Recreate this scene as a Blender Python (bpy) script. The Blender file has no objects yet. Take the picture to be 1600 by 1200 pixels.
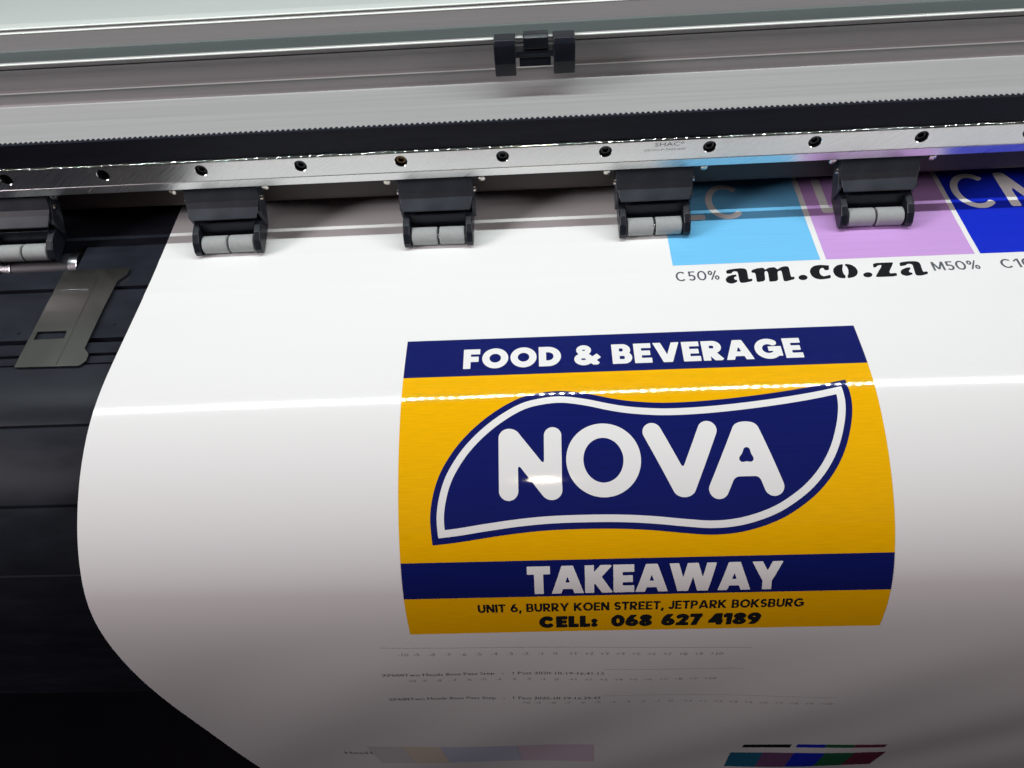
import bpy, bmesh, math, random
import numpy as np
from mathutils import Matrix, Vector
random.seed(7)
sc = bpy.context.scene
COL = sc.collection

# ------------------------------------------------------------------ camera
cam_d = bpy.data.cameras.new('camera')
cam = bpy.data.objects.new('camera', cam_d); COL.objects.link(cam)
cam_d.sensor_width = 36.0; cam_d.lens = 27.0
cam_d.clip_start = 0.01; cam_d.clip_end = 50
cam.matrix_world = Matrix(((0.99837, 0.03338, 0.04563, 0.0),
                           (0.00207, 0.78487, -0.61965, 0.0),
                           (-0.05650, 0.61873, 0.78355, 0.304),
                           (0, 0, 0, 1)))
sc.camera = cam

# ------------------------------------------------------------------ world, lamps, exposure
w = bpy.data.worlds.new('World'); sc.world = w; w.use_nodes = True
bg = w.node_tree.nodes['Background']
bg.inputs['Color'].default_value = (0.52, 0.43, 0.46, 1); bg.inputs['Strength'].default_value = 0.02

def area_lamp(name, loc, target, size, power, col, shape='SQUARE'):
    l = bpy.data.lights.new(name, 'AREA'); l.energy = power; l.color = col; l.shape = shape; l.size = size
    o = bpy.data.objects.new(name, l); COL.objects.link(o); o.location = loc
    o.rotation_euler = (Vector(target) - Vector(loc)).to_track_quat('-Z', 'Y').to_euler()
    return o
# soft room light overhead, plus unseen side fills added to raise the ambient
area_lamp('ceiling_lamp', (-0.6, -0.2, 2.3), (-0.6, -0.2, 0), 5.0, 4.0, (1.0, 0.86, 0.88))
area_lamp('side_fill_lamp', (-2.9, -0.70, 1.7), (0, 0.3, 0), 1.0, 68.0, (1.0, 0.89, 0.92))
area_lamp('side_fill_lamp', (3.0, -0.70, 1.7), (0, 0.3, 0), 1.0, 30.0, (1.0, 0.89, 0.92))
area_lamp('ceiling_downlight', (-0.012, -0.60, 1.90), (0, 0.19, 0), 0.10, 1.0, (1.0, 0.86, 0.66), 'DISK')
LED_POS = (0.367, 0.333)      # y, z of the strip under the raised cover
LED_POWER = 610.0
vs = sc.view_settings
vs.view_transform = 'Standard'; vs.look = 'None'; vs.exposure = 0.0; vs.gamma = 1.0; vs.use_curve_mapping = False
sc.cycles.use_denoising = True
sc.cycles.max_bounces = 8; sc.cycles.use_light_tree = False
sc.cycles.caustics_reflective = False
sc.cycles.sample_clamp_indirect = 4.0

# ------------------------------------------------------------------ materials
def nmat(name):
    m = bpy.data.materials.new(name); m.use_nodes = True
    return m, m.node_tree, m.node_tree.nodes['Principled BSDF']
def srgb(r, g, b):
    f = lambda c: (c/255/12.92) if c/255 <= 0.04045 else ((c/255+0.055)/1.055)**2.4
    return (f(r), f(g), f(b), 1)
def mat(name, col, rough=0.5, metal=0.0, spec=0.5, var=0.0, vscale=(60, 60, 60), bump=0.0, bscale=(300, 300, 300), rvar=0.0, coat=0.0, uv=False, rot=0.0, emit=0.0):
    m, nt, p = nmat(name)
    p.inputs['Base Color'].default_value = col
    p.inputs['Roughness'].default_value = rough; p.inputs['Metallic'].default_value = metal
    p.inputs['Specular IOR Level'].default_value = spec
    p.inputs['Coat Weight'].default_value = coat; p.inputs['Coat Roughness'].default_value = 0.04
    tc = nt.nodes.new('ShaderNodeTexCoord')
    src = tc.outputs['UV'] if uv else tc.outputs['Object']
    def noise(scale, detail=4):
        mp = nt.nodes.new('ShaderNodeMapping'); mp.inputs['Scale'].default_value = scale
        if rot:
            m0 = nt.nodes.new('ShaderNodeMapping'); m0.inputs['Rotation'].default_value = (0, rot, 0)
            nt.links.new(src, m0.inputs['Vector']); nt.links.new(m0.outputs['Vector'], mp.inputs['Vector'])
        else:
            nt.links.new(src, mp.inputs['Vector'])
        n = nt.nodes.new('ShaderNodeTexNoise'); n.inputs['Scale'].default_value = 1.0; n.inputs['Detail'].default_value = detail
        nt.links.new(mp.outputs['Vector'], n.inputs['Vector']); return n
    if var:
        n = noise(vscale)
        mx = nt.nodes.new('ShaderNodeMix'); mx.data_type = 'RGBA'; mx.blend_type = 'MULTIPLY'
        mx.inputs['Factor'].default_value = 1.0; mx.inputs['A'].default_value = col
        mr = nt.nodes.new('ShaderNodeMapRange'); mr.inputs['From Min'].default_value = 0.3; mr.inputs['From Max'].default_value = 0.7
        mr.inputs['To Min'].default_value = 1-var; mr.inputs['To Max'].default_value = 1+var*0.4
        nt.links.new(n.outputs['Fac'], mr.inputs['Value']); nt.links.new(mr.outputs['Result'], mx.inputs['B'])
        nt.links.new(mx.outputs['Result'], p.inputs['Base Color'])
    if rvar:
        n = noise(vscale)
        mr = nt.nodes.new('ShaderNodeMapRange'); mr.inputs['From Min'].default_value = 0.3; mr.inputs['From Max'].default_value = 0.7
        mr.inputs['To Min'].default_value = max(0.02, rough-rvar); mr.inputs['To Max'].default_value = rough+rvar
        nt.links.new(n.outputs['Fac'], mr.inputs['Value']); nt.links.new(mr.outputs['Result'], p.inputs['Roughness'])
    if bump:
        n = noise(bscale, 5)
        b = nt.nodes.new('ShaderNodeBump'); b.inputs['Strength'].default_value = 1.0; b.inputs['Distance'].default_value = bump
        nt.links.new(n.outputs['Fac'], b.inputs['Height']); nt.links.new(b.outputs['Normal'], p.inputs['Normal'])
    if emit:
        p.inputs['Emission Color'].default_value = col; p.inputs['Emission Strength'].default_value = emit
    return m

VINYL = mat('white_gloss_vinyl', (0.80, 0.80, 0.80, 1), 0.095, spec=0.5, bump=0.000010, bscale=(300, 700, 1), uv=True)
INK_YELLOW = mat('yellow_ink', (0.88, 0.46, 0.001, 1), 0.042, spec=0.5, var=0.09, vscale=(90, 1700, 1), bump=0.000007, bscale=(160, 1400, 1), uv=True)
INK_NAVY = mat('navy_ink', (0.006, 0.011, 0.120, 1), 0.035, spec=0.5, var=0.12, vscale=(20, 900, 1), bump=0.000003, bscale=(120, 900, 1), uv=True)
INK_BLACK = mat('black_ink', (0.012, 0.013, 0.016, 1), 0.15, uv=True)
INK_GREY = mat('grey_ink', (0.10, 0.11, 0.13, 1), 0.15, uv=True)
INK_CYAN = mat('light_cyan_ink', (0.17, 0.53, 0.86, 1), 0.10, var=0.05, vscale=(20, 700, 1), uv=True)
INK_PINK = mat('light_magenta_ink', (0.57, 0.33, 0.70, 1), 0.10, var=0.05, vscale=(20, 700, 1), uv=True)
INK_BLUE = mat('deep_blue_ink', (0.010, 0.028, 0.56, 1), 0.10, var=0.08, vscale=(20, 700, 1), uv=True)
INK_MID = mat('mid_grey_ink', (0.22, 0.22, 0.23, 1), 0.2, uv=True)
INK_FAINT = mat('faint_grey_ink', (0.46, 0.45, 0.46, 1), 0.2, uv=True)
SW_GREY = mat('pale_grey_swatch_ink', (0.66, 0.645, 0.655, 1), 0.12, uv=True)
SW_SAND = mat('pale_sand_swatch_ink', (0.74, 0.66, 0.56, 1), 0.12, uv=True)
SW_BLUE = mat('pale_blue_swatch_ink', (0.56, 0.61, 0.74, 1), 0.12, uv=True)
SW_MAUVE = mat('pale_mauve_swatch_ink', (0.68, 0.58, 0.67, 1), 0.12, uv=True)
SW_CYAN = mat('cyan_swatch_ink', (0.02, 0.15, 0.27, 1), 0.12, uv=True)
SW_MAG = mat('magenta_swatch_ink', (0.17, 0.08, 0.19, 1), 0.12, uv=True)
SW_GREEN = mat('green_swatch_ink', (0.02, 0.14, 0.06, 1), 0.12, uv=True)
SW_RED = mat('maroon_swatch_ink', (0.16, 0.03, 0.06, 1), 0.12, uv=True)

STEEL_RAIL = mat('ground_steel', (0.70, 0.70, 0.70, 1), 0.30, metal=1.0, var=0.10, vscale=(40, 40, 3000), bump=0.000010, bscale=(90, 90, 2600), rvar=0.05, rot=math.radians(38))
ALU = mat('anodised_aluminium', (0.36, 0.355, 0.36, 1), 0.42, metal=0.20, var=0.08, vscale=(3, 400, 400), rvar=0.05)
ALU_DARK = mat('grey_lip_plastic', (0.33, 0.315, 0.32, 1), 0.38, var=0.06, vscale=(3, 300, 300), rvar=0.05)
LID_WHITE = mat('ivory_plastic_cover', (0.40, 0.425, 0.415, 1), 0.40, var=0.03, vscale=(8, 60, 60))
BLACK_PLATEN = mat('black_anodised_platen', (0.016, 0.0185, 0.026, 1), 0.38, spec=0.12, var=0.30, vscale=(30, 90, 90), rvar=0.05, bump=0.00001, bscale=(900, 900, 900))
BLACK_PLASTIC = mat('black_moulded_plastic', (0.009, 0.011, 0.017, 1), 0.33, spec=0.35, var=0.2, vscale=(120, 120, 120), rvar=0.05)
BRACKET = mat('black_coated_bracket', (0.034, 0.040, 0.050, 1), 0.42, spec=0.35, var=0.25, vscale=(70, 70, 70), rvar=0.06, bump=0.00001, bscale=(1500, 1500, 1500))
RUBBER = mat('grey_rubber', (0.31, 0.325, 0.325, 1), 0.65, spec=0.25, var=0.06, vscale=(300, 300, 300))
BELT = mat('black_rubber_belt', (0.007, 0.0085, 0.016, 1), 0.60, spec=0.2, var=0.2, vscale=(40, 300, 300))
CHROME = mat('chromed_steel', (0.60, 0.60, 0.62, 1), 0.22, metal=1.0)
GRIT = mat('grit_coated_steel', (0.018, 0.019, 0.024, 1), 0.35, metal=0.0, bump=0.00006, bscale=(1800, 1800, 1800))
CLAMP = mat('brushed_stainless', (0.40, 0.40, 0.375, 1), 0.24, metal=1.0, var=0.05, vscale=(25, 25, 25), rvar=0.02, bump=0.00002, bscale=(40, 1500, 40))
SCREW = mat('dark_oxide_screw', (0.05, 0.05, 0.055, 1), 0.30, metal=0.8)
SCREW_ZINC = mat('zinc_screw', (0.60, 0.57, 0.52, 1), 0.25, metal=1.0)
BRASS = mat('yellow_passivated_screw', (0.12, 0.075, 0.04, 1), 0.30, metal=1.0)
GROOVE_STRIP = mat('dark_green_grey_strip', (0.055, 0.066, 0.066, 1), 0.45, var=0.1, vscale=(4, 200, 200))
POLISHED = mat('polished_steel_edge', (0.80, 0.80, 0.81, 1), 0.04, metal=1.0)
HIGHLIGHT = mat('glossy_white_highlight', (0.78, 0.82, 0.78, 1), 0.12, coat=0.5)  # white for added edge lines that carry the highlight of lit edges
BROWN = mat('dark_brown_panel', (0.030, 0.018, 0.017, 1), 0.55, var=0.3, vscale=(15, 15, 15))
FLOOR = mat('dark_floor', (0.004, 0.0035, 0.005, 1), 0.9, spec=0.0, var=0.3, vscale=(4, 4, 4))
PCB = mat('white_led_tape', (0.7, 0.7, 0.7, 1), 0.5)
ENGRAVE = mat('laser_marking', (0.16, 0.16, 0.17, 1), 0.5, metal=0.3)

# ------------------------------------------------------------------ object helpers
def link(name, verts, faces, m, parent=None, smooth=False, autosmooth=None):
    me = bpy.data.meshes.new(name); me.from_pydata([tuple(map(float, v)) for v in verts], [], faces)
    me.materials.append(m)
    if smooth or autosmooth is not None:
        me.polygons.foreach_set('use_smooth', [True]*len(me.polygons))
    if autosmooth is not None:
        me.set_sharp_from_angle(angle=math.radians(autosmooth))
    o = bpy.data.objects.new(name, me); COL.objects.link(o)
    if parent is not None: o.parent = parent
    return o
def fix_normals(o):
    bm = bmesh.new(); bm.from_mesh(o.data); bmesh.ops.recalc_face_normals(bm, faces=bm.faces[:]); bm.to_mesh(o.data); bm.free()
    return o
def thing(name, loc, label, cat, group=None):
    o = bpy.data.objects.new(name, None); COL.objects.link(o); o.location = loc; o.empty_display_size = 0.01
    return tag(o, label, cat, group)
def tag(o, label, cat, group=None):
    o['label'] = label; o['category'] = cat
    if group: o['group'] = group
    return o
def struct(o): o['kind'] = 'structure'; return o

def fillet(pts, r, n=5):
    """round every corner of a closed 2D polygon; r is one radius or a list"""
    out = []; N = len(pts)
    for i, p in enumerate(pts):
        rr = r[i] if isinstance(r, (list, tuple)) else r
        a = Vector(pts[i-1]); b = Vector(p); c = Vector(pts[(i+1) % N])
        if rr <= 0: out.append(tuple(b)); continue
        d1 = (a-b); d2 = (c-b); l1, l2 = d1.length, d2.length
        d1.normalize(); d2.normalize()
        ang = math.acos(max(-1, min(1, d1.dot(d2))))
        if ang > math.pi-0.05: out.append(tuple(b)); continue
        t = min(rr/math.tan(ang/2), l1*0.45, l2*0.45); rr2 = t*math.tan(ang/2)
        cen = b+(d1+d2).normalized()*(rr2/math.sin(ang/2))
        p1 = b+d1*t-cen; p2 = b+d2*t-cen
        a1 = math.atan2(p1.y, p1.x); a2 = math.atan2(p2.y, p2.x)
        da = (a2-a1+math.pi) % (2*math.pi)-math.pi
        for k in range(n+1):
            q = a1+da*k/n; out.append((cen.x+rr2*math.cos(q), cen.y+rr2*math.sin(q)))
    return out
def extrude_x(name, prof, x0, x1, m, parent=None, ang=35, taper=None):
    """closed (y,z) outline extruded along X; taper(y,z,side) may shift x"""
    n = len(prof)
    tp = taper or (lambda y, z, s: 0.0)
    V = [(x0+tp(y, z, -1), y, z) for y, z in prof]+[(x1+tp(y, z, 1), y, z) for y, z in prof]
    F = [(i, (i+1) % n, n+(i+1) % n, n+i) for i in range(n)]+[tuple(range(n))[::-1], tuple(range(n, 2*n))]
    return fix_normals(link(name, V, F, m, parent, autosmooth=ang))
def extrude_z(name, poly, z0, z1, m, parent=None, ang=35):
    n = len(poly)
    V = [(x, y, z0) for x, y in poly]+[(x, y, z1) for x, y in poly]
    F = [(i, (i+1) % n, n+(i+1) % n, n+i) for i in range(n)]+[tuple(range(n))[::-1], tuple(range(n, 2*n))]
    return fix_normals(link(name, V, F, m, parent, autosmooth=ang))
def lathe(name, prof, axis, loc, m, parent=None, seg=28, ang=40):
    """prof = [(along, radius)...] spun round axis through loc; ends closed where radius is 0"""
    ax = Vector(axis).normalized(); q = ax.to_track_quat('Z', 'Y').to_matrix()
    V = []; F = []
    for a, r in prof:
        for k in range(seg):
            t = 2*math.pi*k/seg
            V.append(Vector(loc)+q @ Vector((r*math.cos(t), r*math.sin(t), a)))
    for i in range(len(prof)-1):
        for k in range(seg):
            F.append((i*seg+k, i*seg+(k+1) % seg, (i+1)*seg+(k+1) % seg, (i+1)*seg+k))
    F.append(tuple(range(seg))[::-1]); F.append(tuple(range((len(prof)-1)*seg, len(prof)*seg)))
    return fix_normals(link(name, V, F, m, parent, autosmooth=ang))
def copy_tree(o, dx, parent=None):
    c = o.copy(); COL.objects.link(c)
    if parent is None: c.location.x += dx
    else: c.parent = parent
    for ch in list(o.children): copy_tree(ch, 0, c)
    return c

# ------------------------------------------------------------------ the vinyl surface: (u, s) in metres -> point
CP = np.array([(.470,0),(.42,0),(.37,0),(.345,0),(.325,.0003),(.305,.0009),(.284,.0019),(.264,.0028),(.250,.0031),(.2387,.0026),(.227,.001),(.218,-.0012),(.2052,-.0053),(.194,-.0098),(.1824,-.0157),(.172,-.0226),(.1627,-.0308),(.1555,-.039),(.1493,-.048),(.1435,-.062),(.139,-.082),(.1355,-.11),(.1333,-.145),(.1325,-.18),(.1326,-.22),(.1335,-.27),(.1348,-.33),(.136,-.4),(.137,-.47)])
def catmull(P, n=12):
    out = []; Q = np.vstack([2*P[0]-P[1], P, 2*P[-1]-P[-2]])
    for i in range(1, len(Q)-2):
        p0, p1, p2, p3 = Q[i-1:i+3]
        t0 = 0; t1 = np.linalg.norm(p1-p0)**.5; t2 = t1+np.linalg.norm(p2-p1)**.5; t3 = t2+np.linalg.norm(p3-p2)**.5
        for k in range(n):
            t = t1+(t2-t1)*k/n
            A1 = (t1-t)/(t1-t0)*p0+(t-t0)/(t1-t0)*p1
            A2 = (t2-t)/(t2-t1)*p1+(t-t1)/(t2-t1)*p2
            A3 = (t3-t)/(t3-t2)*p2+(t-t2)/(t3-t2)*p3
            B1 = (t2-t)/(t2-t0)*A1+(t-t0)/(t2-t0)*A2
            B2 = (t3-t)/(t3-t1)*A2+(t-t1)/(t3-t1)*A3
            out.append((t2-t)/(t2-t1)*B1+(t-t1)/(t2-t1)*B2)
    out.append(P[-1]); return np.array(out)
PR = catmull(CP)
for _ in range(60): PR[1:-1] = .25*PR[:-2]+.5*PR[1:-1]+.25*PR[2:]
SL = np.concatenate([[0], np.cumsum(np.linalg.norm(np.diff(PR, axis=0), axis=1))])
# resample evenly and smooth the tangent
SG = np.arange(0, SL[-1], 0.001)
PY = np.interp(SG, SL, PR[:, 0]); PZ = np.interp(SG, SL, PR[:, 1])
ker = np.hanning(25); ker /= ker.sum()
def smooth1(a):
    pad = 12; b = np.concatenate([2*a[0]-a[pad:0:-1], a, 2*a[-1]-a[-2:-pad-2:-1]])
    return np.convolve(b, ker, 'valid')
PY = smooth1(PY); PZ = smooth1(PZ)
TY = smooth1(np.gradient(PY)); TZ = smooth1(np.gradient(PZ)); TL = np.hypot(TY, TZ); TY /= TL; TZ /= TL
def wave(u, s):
    g = 1/(1+np.exp(-(s-0.385)/0.012))          # the hanging part is wavier than the bed
    sm = lambda t: np.clip(t, 0, 1)**2*(3-2*np.clip(t, 0, 1))
    crest = (0.0005+0.0008*sm((0.02-u)/0.25)+0.0003*sm((u-0.15)/0.15))*np.exp(-((s-0.262)/0.03)**2)   # slack in the film lifts it off the bed
    marks = 0.00013*np.exp(-((s-0.1265)/0.0028)**2)+0.00015*np.exp(-((s-0.1545)/0.0035)**2)           # faint roller marks
    ridge = crest+marks*(1+0.3*np.sin(u*17))
    return (ridge + 0.00007*np.sin(u*26+s*9)*np.sin(s*23+1.0)
            + g*(0.0007*np.sin(u*21+1.1+s*6)+0.0005*np.sin(u*44+s*30)))
def surf(u, s, off=0.0):
    y = np.interp(s, SG, PY); z = np.interp(s, SG, PZ)
    ty = np.interp(s, SG, TY); tz = np.interp(s, SG, TZ)
    d = wave(u, s)+off
    ny, nz = -tz, ty                              # rotate the tangent (running to -y) so the normal points up
    sg = np.where(nz < 0, -1.0, 1.0); sg = np.where(np.abs(nz) < 1e-3, 1.0, sg)
    flip = -1.0
    ny, nz = ny*flip, nz*flip
    return np.stack([u+0*s, y+ny*d, z+nz*d], -1)
def surf_n(u, s):
    e = 0.0006
    a = surf(u+e, s)-surf(u-e, s); b = surf(u, s+e)-surf(u, s-e)
    n = np.cross(b, a); n /= np.linalg.norm(n, axis=-1, keepdims=True)
    return n
def conformed(name, us, faces, m, parent, off):
    us = np.asarray(us, float)
    P = surf(us[:, 0], us[:, 1], off); N = surf_n(us[:, 0], us[:, 1])
    me = bpy.data.meshes.new(name); me.from_pydata(P.tolist(), [], faces)
    me.materials.append(m)
    # make the faces point the way of the surface normal
    if len(me.polygons):
        p = me.polygons[len(me.polygons)//2]
        if np.dot(np.array(p.normal), N[p.vertices[0]]) < 0: me.flip_normals()
    uvl = me.uv_layers.new(name='UVMap')
    idx = np.zeros(len(me.loops), int); me.loops.foreach_get('vertex_index', idx)
    uvl.data.foreach_set('uv', us[idx].ravel())
    me.polygons.foreach_set('use_smooth', [True]*len(me.polygons))
    me.normals_split_custom_set_from_vertices(N.tolist())
    o = bpy.data.objects.new(name, me); COL.objects.link(o)
    if parent is not None: o.parent = parent
    return o
def rect_print(name, u0, u1, s0, s1, m, parent, off, skew=0.0, lean=0.0, cu=0.006, cs=0.001):
    nu = max(1, int((u1-u0)/cu)); ns = max(1, int((s1-s0)/cs))
    us = [(u0+(u1-u0)*i/nu+lean*(s1-(s0+(s1-s0)*j/ns)), s0+(s1-s0)*j/ns+skew*(u1-u0)*i/nu) for j in range(ns+1) for i in range(nu+1)]
    F = [(j*(nu+1)+i, (j+1)*(nu+1)+i, (j+1)*(nu+1)+i+1, j*(nu+1)+i+1) for j in range(ns) for i in range(nu)]
    return conformed(name, us, F, m, parent, off)

# ------------------------------------------------------------------ lettering: signed distance outlines -> flat mesh
def sd_seg(x0, y0, x1, y1, t, cap='b'):
    def f(X, Y):
        dx, dy = x1-x0, y1-y0; L = math.hypot(dx, dy)+1e-12; ux, uy = dx/L, dy/L
        px, py = X-x0, Y-y0; a = px*ux+py*uy; b = np.abs(-px*uy+py*ux)
        if cap == 'r':
            ac = np.clip(a, 0, L); return np.hypot(a-ac, b)-t/2
        return np.maximum(b-t/2, np.maximum(-a, a-L))
    return f
def sd_path(pts, t, cap='b'):
    fs = []
    n = len(pts)
    for i in range(n-1):
        fs.append(sd_seg(*pts[i], *pts[i+1], t, cap))
        if 0 < i: fs.append((lambda p: lambda X, Y: np.hypot(X-p[0], Y-p[1])-t/2)(pts[i]))
    return union(*fs)
def arc_pts(cx, cy, rx, ry, a0, a1, n=26):
    return [(cx+rx*math.cos(math.radians(a0+(a1-a0)*k/n)), cy+ry*math.sin(math.radians(a0+(a1-a0)*k/n))) for k in range(n+1)]
def sd_ell(cx, cy, rx, ry):
    return lambda X, Y: (np.hypot((X-cx)/rx, (Y-cy)/ry)-1)*min(rx, ry)
def sd_ring(cx, cy, rx, ry, t):
    a = sd_ell(cx, cy, rx, ry); b = sd_ell(cx, cy, rx-t, ry-t)
    return lambda X, Y: np.maximum(a(X, Y), -b(X, Y))
def sd_box(x0, y0, x1, y1):
    return lambda X, Y: np.maximum(np.maximum(x0-X, X-x1), np.maximum(y0-Y, Y-y1))
def sd_poly(pts):
    P = np.array(pts, float)
    def f(X, Y):
        d = np.full(X.shape, 1e9); ins = np.zeros(X.shape, bool); n = len(P)
        for i in range(n):
            ax, ay = P[i-1]; bx, by = P[i]; ex, ey = bx-ax, by-ay
            wx, wy = X-ax, Y-ay; k = np.clip((wx*ex+wy*ey)/(ex*ex+ey*ey+1e-15), 0, 1)
            d = np.minimum(d, (wx-ex*k)**2+(wy-ey*k)**2)
            c = ((ay > Y) != (by > Y)) & (X < (bx-ax)*(Y-ay)/(by-ay+1e-15)+ax)
            ins ^= c
        d = np.sqrt(d); return np.where(ins, -d, d)
    return f
def union(*fs):
    def f(X, Y):
        v = fs[0](X, Y)
        for g in fs[1:]: v = np.minimum(v, g(X, Y))
        return v
    return f
def inter(*fs):
    def f(X, Y):
        v = fs[0](X, Y)
        for g in fs[1:]: v = np.maximum(v, g(X, Y))
        return v
    return f
def sub(a, b): return lambda X, Y: np.maximum(a(X, Y), -b(X, Y))
def sunion(k, *fs):
    def f(X, Y):
        v = fs[0](X, Y)
        for g in fs[1:]:
            q = g(X, Y); h = np.clip(0.5+0.5*(q-v)/k, 0, 1); v = q*(1-h)+v*h-k*h*(1-h)
        return v
    return f
def sdf_mesh(f, x0, x1, y0, y1, cell, run=8):
    nx = max(2, int(math.ceil((x1-x0)/cell))); ny = max(2, int(math.ceil((y1-y0)/cell)))
    xs = np.linspace(x0, x1, nx+1); ys = np.linspace(y0, y1, ny+1)
    X, Y = np.meshgrid(xs, ys); V = f(X, Y); V = np.where(np.abs(V) < 1e-9, 1e-9, V)
    ins = V < 0; pts = []; faces = []; key = {}
    def node(i, j):
        k = (i, j)
        if k not in key: key[k] = len(pts); pts.append((xs[i], ys[j]))
        return key[k]
    def edge(i, j, i2, j2):
        k = (i, j, i2, j2) if (i, j) < (i2, j2) else (i2, j2, i, j)
        if k not in key:
            a, b = V[j, i], V[j2, i2]; t = a/(a-b)
            key[k] = len(pts); pts.append((xs[i]+(xs[i2]-xs[i])*t, ys[j]+(ys[j2]-ys[j])*t))
        return key[k]
    cnt = ins[:-1, :-1].astype(int)+ins[1:, :-1]+ins[:-1, 1:]+ins[1:, 1:]
    for j in range(ny):
        i = 0
        while i < nx:
            c = cnt[j, i]
            if c == 0: i += 1; continue
            if c == 4:
                i2 = i
                while i2+1 < nx and cnt[j, i2+1] == 4 and i2-i < run-1: i2 += 1
                faces.append((node(i, j), node(i2+1, j), node(i2+1, j+1), node(i, j+1))); i = i2+1; continue
            cor = [(i, j), (i+1, j), (i+1, j+1), (i, j+1)]; poly = []
            for k in range(4):
                a = cor[k]; b = cor[(k+1) % 4]
                if ins[a[1], a[0]]: poly.append(node(*a))
                if ins[a[1], a[0]] != ins[b[1], b[0]]: poly.append(edge(*a, *b))
            if len(poly) >= 3: faces.append(tuple(poly))
            i += 1
    return pts, faces

def glyph(ch, t, nar=1.0):
    """cap height 1, y up; returns (sdf, width). t = stroke weight"""
    h = t/2; S = lambda *a: sd_seg(*a, t); band = sd_box(-9, 0, 9, 1)
    B = lambda x0, y0, x1, y1: sd_box(x0, y0, x1, y1)
    def bowl(x, w, y0, y1, tt=None):
        tt = tt or t; r = (y1-y0)/2; c = max(x+0.02, w-r*1.02); cy = (y0+y1)/2
        o = union(B(x, y0, c, y1), inter(sd_ell(c, cy, w-c, r), B(c-0.01, y0, w+1, y1)))
        i = union(B(x+t, y0+tt, c, y1-tt), inter(sd_ell(c, cy, max(0.02, w-c-t*1.02), max(0.02, r-tt)), B(c-0.01, y0, w+1, y1)))
        return sub(o, i)
    if ch == ' ': return None, 0.34
    if ch == 'I': return B(0, 0, t, 1), t
    if ch == 'L': w = 0.62*nar; return union(B(0, 0, t, 1), B(0, 0, w, t*0.95)), w
    if ch == 'F': w = 0.66*nar; return union(B(0, 0, t, 1), B(0, 1-t*0.93, w, 1), B(0, 0.5-t*0.55, w*0.92, 0.5+t*0.38)), w
    if ch == 'E': w = 0.68*nar; q = t*0.86; return union(B(0, 0, t, 1), B(0, 1-q, w, 1), B(0, 0, w, q), B(0, 0.5-q*0.48, w*0.93, 0.5+q*0.48)), w
    if ch == 'T': w = 0.76*nar; return union(B(0, 1-t*0.93, w, 1), B(w/2-h, 0, w/2+h, 1)), w
    if ch == 'O': w = 1.04*nar; return sd_ring(w/2, 0.5, w/2, 0.515, t), w
    if ch == 'D': w = 0.88*nar; return bowl(0, w, 0, 1), w
    if ch == 'P': w = 0.74*nar; return union(B(0, 0, t, 1), bowl(0, w, 0.36, 1, t*0.86)), w
    if ch == 'R': w = 0.80*nar; return union(B(0, 0, t, 1), bowl(0, w*0.95, 0.36, 1, t*0.86), inter(sd_seg(w*0.42, 0.42, w-h*1.12+0.03, -0.03, t*1.1), band)), w
    if ch == 'B': w = 0.78*nar; return union(bowl(0, w*0.94, 0.5-t*0.38, 1, t*0.78), bowl(0, w, 0, 0.5+t*0.38, t*0.78)), w
    if ch in 'CG':
        w = (0.96 if ch == 'C' else 1.04)*nar; a = arc_pts(w/2, 0.5, w/2-h, 0.515-h, 46, 360-46 if ch == 'C' else 352, 40)
        f = sd_path(a, t)
        if ch == 'G': f = union(f, B(w*0.50, 0.5-t*0.42, w-0.01, 0.5+t*0.38), B(w-t*0.95, 0.12, w-0.01, 0.5+t*0.3))
        return f, w
    if ch == 'U':
        w = 0.82*nar; r = w/2-h
        return union(B(0, r+h, t, 1), B(w-t, r+h, w, 1), sd_path(arc_pts(w/2, r+h-0.01, r, r, 180, 360), t)), w
    if ch == 'J':
        w = 0.56*nar; r = w*0.55-h; return union(B(w-t, r+h, w, 1), sd_path(arc_pts(w-h-r, r+h-0.01, r, r, 205, 360), t)), w
    if ch == 'A':
        w = (0.98+t*0.3)*nar; hx = h*1.12
        return union(inter(union(sd_seg(hx-0.03, -0.06, w/2-t*0.10+0.02, 1.06, t), sd_seg(w-hx+0.03, -0.06, w/2+t*0.10-0.02, 1.06, t)), band), B(w*0.24, 0.17, w*0.76, 0.17+t*0.8)), w
    if ch == 'V':
        w = (0.98+t*0.2)*nar; hx = h*1.12
        return inter(union(sd_seg(hx-0.03, 1.06, w/2-t*0.08+0.02, -0.06, t), sd_seg(w-hx+0.03, 1.06, w/2+t*0.08-0.02, -0.06, t)), band), w
    if ch == 'W':
        w = (1.45+t*0.3)*nar; hx = h*1.1; a = w*0.29; b = w*0.71
        return inter(union(sd_seg(hx-0.02, 1.06, a, -0.06, t), sd_seg(a, -0.06, w/2, 1.06, t), sd_seg(w/2, 1.06, b, -0.06, t), sd_seg(b, -0.06, w-hx+0.02, 1.06, t)), band), w
    if ch == 'Y':
        w = (0.92+t*0.2)*nar
        return inter(union(sd_seg(h*1.2-0.05, 1.06, w/2, 0.36, t), sd_seg(w-h*1.2+0.05, 1.06, w/2, 0.36, t), B(w/2-h, 0, w/2+h, 0.42)), band), w
    if ch == 'K':
        w = (0.84+t*0.2)*nar
        return inter(union(B(0, 0, t, 1), sd_seg(t*0.6, 0.40, w-h*1.25+0.06, 1.06, t), sd_seg(t*1.2, 0.60, w-h*1.2+0.06, -0.06, t*1.05)), band), w
    if ch == 'N':
        w = 0.86*nar; return inter(union(B(0, 0, t, 1), B(w-t, 0, w, 1), sd_seg(h*0.9, 1.02, w-h*0.9, -0.02, t*1.05)), band), w
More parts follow.
